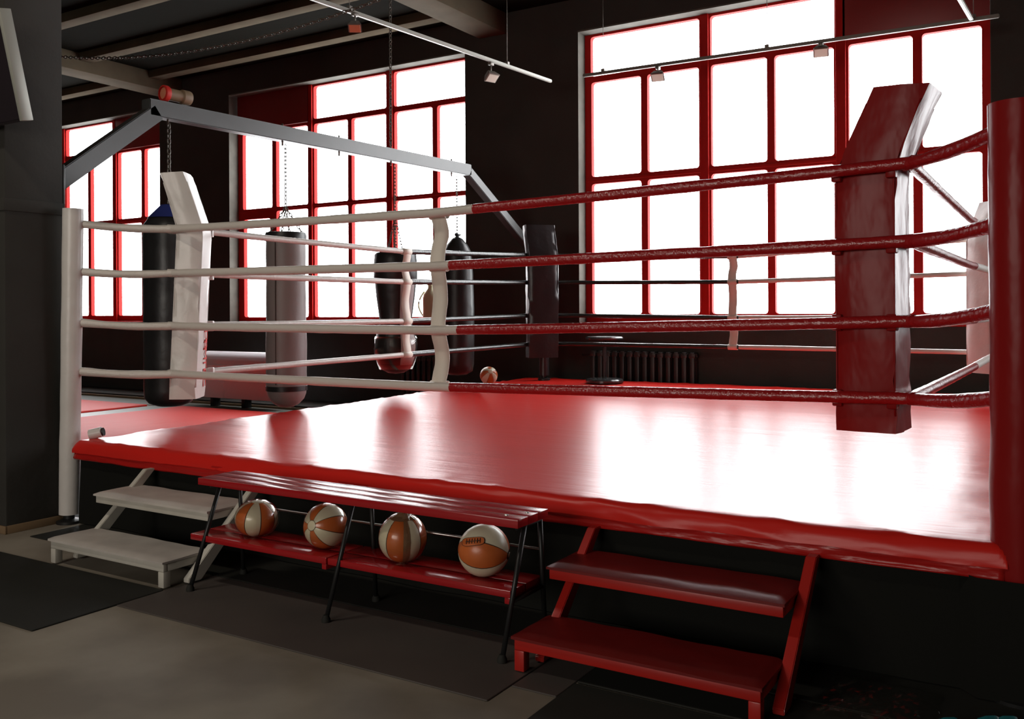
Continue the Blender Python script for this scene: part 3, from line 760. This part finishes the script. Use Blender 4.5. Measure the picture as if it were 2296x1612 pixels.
# ------------------------------------------------------------------ bench with shelf
bn = thing('shelf_bench', 'long red plank bench with a lower shelf on thin black legs', 'bench', (2.4, -.96, 0))
for i, (ya, yb) in enumerate(((-1.085, -1.0065), (-1.0045, -.926), (-.924, -.845))):
    nbox('seat_plank', (1.50, 3.345, ya, yb, .527, .560), 'bench_red', bn, bev=.0008)
for (xa, xb) in ((1.405, 2.315), (2.325, 3.29)):
    for (ya, yb) in ((-1.055, -.935), (-.931, -.80)):
        nbox('shelf_board', (xa, xb, ya, yb, .238, .268), 'bench_red', bn, bev=.003)
    nbox('shelf_cleat', (xb-.03, xb-.004, -1.05, -.80, .212, .2375), 'bench_red', bn, bev=.002)
for x, tx in ((1.471, 1.55), (2.367, 2.42), (3.287, 3.318)):
    bm = bmesh.new(); tube(bm, [(x, -1.112, .012), (tx, -.985, .527)], .0105, 10); link('leg', bm, 'steel_dark', bn, smooth=True)
    bm = bmesh.new(); tube(bm, [(x, -.77, .012), (tx, -.865, .527)], .0105, 10); link('leg', bm, 'steel_dark', bn, smooth=True)
    for yy in (-1.112, -.77):
        bm = bmesh.new(); lathe(bm, [(.020, 0), (.020, .012), (.012, .03)], 14, x, yy, .0055); link('rubber_foot', bm, 'rubber', bn, angle=40)
    bm = bmesh.new(); tube(bm, [(lerp(x, tx, .42), -1.06, .228), (lerp(x, tx, .42), -.81, .228)], .009, 8); link('crossbar', bm, 'steel_dark', bn, smooth=True)
    bm = bmesh.new(); tube(bm, [(tx, -1.05, .518), (tx, -.86, .518)], .009, 8); link('crossbar', bm, 'steel_dark', bn, smooth=True)
bm = bmesh.new(); tube(bm, [(1.52, -.835, .387), (3.30, -.835, .387)], .0055, 8); link('tie_rod', bm, 'chrome', bn, smooth=True)
for x in (3.27, 3.318):
    bm = bmesh.new(); lathe(bm, [(.009, 0), (.008, .003), (0, .004)], 12, x-.01, -1.03 if x < 3.3 else -.95, .560); link('screw', bm, 'chrome', bn)

# ------------------------------------------------------------------ medicine balls
RIGHT = Vector((.853, .5225, 0)); UP = Vector((0, 0, 1))
def ball(x, y, z, r, axis, front, label, n=8, squash=1.0, cap=.30, first_orange=True, group='medicine balls on the bench shelf'):
    """axis and front are given as (right, up, towards the viewer side) mixes; panel 0 is centred on front"""
    t = thing('medicine_ball', label, 'medicine ball', (x, y, z-r*squash), group)
    tc = (CAM - Vector((x, y, z))); tc.z = 0; tc.normalize(); rt = UP.cross(tc).normalized()
    Zv = (rt*axis[0] + UP*axis[1] + tc*axis[2]).normalized(); Fv = (rt*front[0] + UP*front[1] + tc*front[2])
    Xv = (Fv - Zv*Fv.dot(Zv)).normalized(); Yv = Zv.cross(Xv)
    q = Matrix((Xv, Yv, Zv)).transposed().to_4x4()
    mt_ = Matrix.Translation((x, y, z)) @ Matrix.Scale(squash, 4, (0, 0, 1)) @ q
    bm = bmesh.new(); bmesh.ops.create_uvsphere(bm, u_segments=24, v_segments=16, radius=r*.975); bm.transform(mt_); link('core', bm, 'seam', t, smooth=True)
    for k in range(n):
        a0 = 2*PI*(k-.5)/n + .02; a1 = 2*PI*(k+.5)/n - .02; bm = bmesh.new(); rows = []
        for i in range(15):
            th = lerp(.20, PI-.20, i/14); row = []
            for j in range(7):
                a = lerp(a0, a1, j/6); e = 1 - .012*abs(j-3)**3/27
                row.append(bm.verts.new((r*e*math.sin(th)*math.cos(a), r*e*math.sin(th)*math.sin(a), r*e*math.cos(th))))
            rows.append(row)
        for A_, B_ in zip(rows, rows[1:]):
            for j in range(6): bm.faces.new((A_[j], B_[j], B_[j+1], A_[j+1]))
        bm.transform(mt_)
        link('panel', bm, 'orange' if (k % 2 == 0) == first_orange else 'cream', t, smooth=True)
    for s in (-1, 1):
        bm = bmesh.new(); rows = []
        pr_ = [(r*1.004*math.sin(cap*i/5), s*r*1.006*math.cos(cap*i/5)) for i in range(6)]
        lathe(bm, pr_, 24); bm.transform(mt_); link('end_cap', bm, 'cream', t, smooth=True)
    return t, mt_
ZSH = .2685
b1, m1 = ball(1.735, -.925, ZSH+.0875, .104, (.06, 1, .10), (-.18, 0, 1), 'leftmost medicine ball on the bench shelf, with a broad cream stripe facing front', squash=.84, first_orange=False)
b2, m2 = ball(2.20, -.93, ZSH+.104, .104, (-.64, .22, .74), (1, .06, .2), 'second medicine ball from the left, its round end cap showing beside the middle leg', cap=.24)
b3, m3 = ball(2.655, -.93, ZSH+.106, .107, (.03, 1, .10), (-.34, 0, .95), 'third medicine ball from the left, wrapped with brown tape and a twisted film top', n=8)
b4, m4 = ball(3.085, -.93, ZSH+.107, .109, (.95, -.12, .28), (-.1, .02, 1), 'rightmost medicine ball on the bench shelf, with a laced orange panel', n=6, cap=.10)
def shell_patch(parent, mt_, r, a0, a1, t0, t1, name, m, puff=0, n=8, th=.001):
    bm = bmesh.new(); rows = []
    for i in range(n+1):
        th_ = lerp(t0, t1, i/n); row = []
        for j in range(n+1):
            a = lerp(a0, a1, j/n); rr = r + puff*noise.noise(Vector((i*.9, j*.9, r*50)))
            row.append(bm.verts.new(Vector((rr*math.sin(th_)*math.cos(a), rr*math.sin(th_)*math.sin(a), rr*math.cos(th_)))))
        rows.append(row)
    for A_, B_ in zip(rows, rows[1:]):
        for j in range(n): bm.faces.new((A_[j], B_[j], B_[j+1], A_[j+1]))
    bm.transform(mt_); return link(name, bm, m, parent, smooth=True)
# tape down the front of the third ball, film twist on its top
cam_dir = PI/8 + .10
shell_patch(b3, m3, .1095, cam_dir-.12, cam_dir+.16, .30, 2.55, 'tape_strip', 'tape', .002)
bm = bmesh.new(); rows = []
for i, (rr, zz) in enumerate(((.062, .092), (.035, .106), (.014, .118), (.012, .128), (.022, .140), (.030, .150))):
    rows.append([bm.verts.new((rr*(1+.35*noise.noise(Vector((k*1.3, i*.9, 2))))*math.cos(2*PI*k/14) + (.012 if i > 2 else 0), rr*(1+.35*noise.noise(Vector((k*1.3, i*.9, 2))))*math.sin(2*PI*k/14), zz + .010*noise.noise(Vector((k*.9, i, 5)))*(i/3)))for k in range(14)])
for A_, B_ in zip(rows, rows[1:]):
    for k in range(14): bm.faces.new((A_[k], A_[(k+1)%14], B_[(k+1)%14], B_[k]))
bm.transform(m3); link('film_twist', bm, 'tape', b3)
bm = bmesh.new(); bmesh.ops.create_uvsphere(bm, u_segments=28, v_segments=18, radius=.1115)
for v in bm.verts: v.co *= 1 + .015*noise.noise(v.co*45)
bm.transform(m1); bm.transform(Matrix.Translation((.004, .0, .0008))); link('clear_film', bm, 'film', b1, smooth=True)
bm = bmesh.new(); bmesh.ops.create_uvsphere(bm, u_segments=28, v_segments=18, radius=.108)
for v in bm.verts: v.co *= 1 + .012*noise.noise(v.co*55)
bm.transform(m2); link('clear_film', bm, 'film', b2, smooth=True)
bm = bmesh.new(); bmesh.ops.create_uvsphere(bm, u_segments=28, v_segments=18, radius=.111)
for v in bm.verts: v.co *= 1 + .012*noise.noise(v.co*50)
bm.transform(m3); link('clear_film', bm, 'film', b3, smooth=True)
# laced patch on the fourth ball, facing the camera
to_cam = (CAM - Vector((3.085, -.93, ZSH+.107))).normalized()
right = Vector((.853, .5225, 0)); up = Vector((0, 0, 1))
def on_ball(dx, dz, rr):        # a point on the ball seen dx right and dz up of its middle
    v = to_cam*math.sqrt(max(0, 1-dx*dx-dz*dz)) + right*dx + up*dz
    return Vector((3.085, -.93, ZSH+.107)) + v.normalized()*rr
bm = bmesh.new(); n = 24; ctr = bm.verts.new(on_ball(-.40, .34, .1135)); rg = []
for k in range(n):
    a = 2*PI*k/n; ex = math.copysign(abs(math.cos(a))**.5, math.cos(a))*.42; ez = math.copysign(abs(math.sin(a))**.7, math.sin(a))*.17
    rg.append(bm.verts.new(on_ball(-.40+ex, .34+ez+ex*.10, .1125)))
for k in range(n): bm.faces.new((ctr, rg[k], rg[(k+1)%n]))
link('lace_patch', bm, 'orange', b4, smooth=True)
bm = bmesh.new(); tube(bm, [on_ball(-.68+.085*i, .315+.010*i, .1145) for i in range(7)], .0016, 6)
for i in range(6): tube(bm, [on_ball(-.66+.10*i, .23+.011*i, .1145), on_ball(-.65+.10*i, .42+.011*i, .1145)], .0014, 6)
tube(bm, [p for p in [on_ball(-.40+math.copysign(abs(math.cos(a))**.5, math.cos(a))*.42, .34+math.copysign(abs(math.sin(a))**.7, math.sin(a))*.17+math.copysign(abs(math.cos(a))**.5, math.cos(a))*.042, .1128) for a in [2*PI*k/24 for k in range(25)]]], .0010, 5)
link('lacing', bm, 'seam', b4, smooth=True)
ball(-.44, 4.55, P+.104, .100, (.2, .5, .8), (0, 1, 0), 'orange and cream medicine ball alone on the far left edge of the canvas', group='medicine ball on the ring')

# ------------------------------------------------------------------ step units
def steps(x0, x1, wood, tread, label, name='ring_steps', wide=True):
    t = thing(name, label, 'steps', ((x0+x1)/2, -.9, 0), 'steps up to the ring')
    bt = .05
    xe = x1; x1 = x1-.046
    for (zt, ya, yb) in ((.150, -1.165, -.905), (.350, -.89, -.615)):
        # wooden riser boards under the tread
        nbox('front_rail', (x0, x1, ya, ya+.025, zt-.062, zt-.022), wood, t, bev=.003)
        nbox('end_rail', (x0, x0+.022, ya+.026, yb, zt-.062, zt-.022), wood, t, bev=.003)
        nbox('end_rail', (x1-.022, x1, ya+.026, yb, zt-.062, zt-.022), wood, t, bev=.003)
        nbox('back_rail', (x0+.023, x1-.023, yb-.025, yb, zt-.062, zt-.022), wood, t, bev=.003)
        # soft covered tread with a rounded nose and a slightly wavy surface
        bm = bmesh.new(); NX_, NY_ = 46, 10; g = []
        for i in range(NX_+1):
            row = []
            for j in range(NY_+1):
                x = lerp(x0-.008, x1+.008, i/NX_); y = lerp(ya-.012, yb, j/NY_)
                e = min(j/NY_*(yb-ya), (x-x0+.008), (x1+.008-x)); z = zt - .010*math.exp(-max(0, e)/.008) + .0035*noise.noise(Vector((x*7, y*9, zt*9)))
                row.append(bm.verts.new((x, y, z)))
            g.append(row)
        for i in range(NX_):
            for j in range(NY_): bm.faces.new((g[i][j], g[i+1][j], g[i+1][j+1], g[i][j+1]))
        r_ = bmesh.ops.extrude_face_region(bm, geom=list(bm.faces))
        for v in [q for q in r_['geom'] if isinstance(q, bmesh.types.BMVert)]: v.co.z = zt-.0205
        link('tread', bm, tread, t, angle=50)
    for (xa, xb) in ((x0, x0+.042), (x1-.042, x1)):
        nbox('leg', (xa, xb, -1.165, -1.122, .0085, .087), wood, t, bev=.003)
    for (xa, xb) in ((x0+.024, x0+.062), (xe-.041, xe)):
        # slanted stringer from under the apron down to the floor
        bm = bmesh.new(); w = .045
        ya, za, yb, zb2 = -.530, .440, -1.02, .012
        prs = [(ya, za), (ya-.066, za), (yb-.03, zb2+.02), (yb-.03, zb2), (yb+.05, zb2)]
        va = [bm.verts.new((xa, p, q)) for p, q in prs]; vb = [bm.verts.new((xb, p, q)) for p, q in prs]
        bm.faces.new(va); bm.faces.new(vb[::-1])
        for k in range(len(prs)): bm.faces.new((va[k], va[(k+1)%5], vb[(k+1)%5], vb[k]))
        bmesh.ops.bevel(bm, geom=list(bm.edges), offset=.003, segments=2, affect='EDGES')
        link('stringer', bm, wood, t, angle=35)
    return t
steps(3.375, 4.365, 'red_wood', 'red_tread', 'red two-step wooden stairs at the right front of the ring')
steps(.395, 1.385, 'white_wood', 'white_tread', 'white two-step wooden stairs at the left front of the ring')

# ------------------------------------------------------------------ things on the floor at the right
bgm = thing('plastic_bag', 'crumpled clear plastic bag lying on the floor right of the red steps', 'plastic bag', (4.62, -.80, 0))
bm = bmesh.new(); N_ = 26; g = []
for i in range(N_+1):
    row = []
    for j in range(N_+1):
        u, v = i/N_, j/N_; x = lerp(4.42, 4.80, u) + .02*noise.noise(Vector((u*6, v*6, 1))); y = lerp(-.97, -.60, v) + .02*noise.noise(Vector((u*6, v*6, 9)))
        h = math.sin(PI*u)**.5*math.sin(PI*v)**.5
        z = .012 + h*(.030 + .045*abs(noise.noise(Vector((u*5, v*5, 3))))+.02*abs(noise.noise(Vector((u*12, v*12, 4)))))
        row.append(bm.verts.new((x, y, z)))
    g.append(row)
for i in range(N_):
    for j in range(N_): bm.faces.new((g[i][j], g[i+1][j], g[i+1][j+1], g[i][j+1]))
link('film', bm, 'film', bgm)
def dumbbell(x, y, ang, label, r=.036, z=.0065):
    t = thing('dumbbell', label, 'dumbbell', (x, y, z), 'teal dumbbells', rotz=ang)
    mt_ = Matrix.Translation((x, y, z+r)) @ Matrix.Rotation(ang, 4, 'Z') @ Matrix.Rotation(PI/2, 4, 'Y')
    for s in (-1, 1):
        bm = bmesh.new(); lathe(bm, [(.012, s*.040), (r*.9, s*.042), (r, s*.052), (r, s*.085), (r*.85, s*.096), (0, s*.098)], 6); bm.transform(mt_)
        link('weight', bm, 'teal', t, angle=30)
    bm = bmesh.new(); lathe(bm, [(.012, -.045), (.015, 0), (.012, .045)], 14); bm.transform(mt_); link('grip', bm, 'teal', t, smooth=True)
dumbbell(4.91, -.90, .62, 'teal dumbbell on the floor beside the plastic bag')
dumbbell(5.075, -.80, .5, 'teal dumbbell on the floor at the foot of the red post')
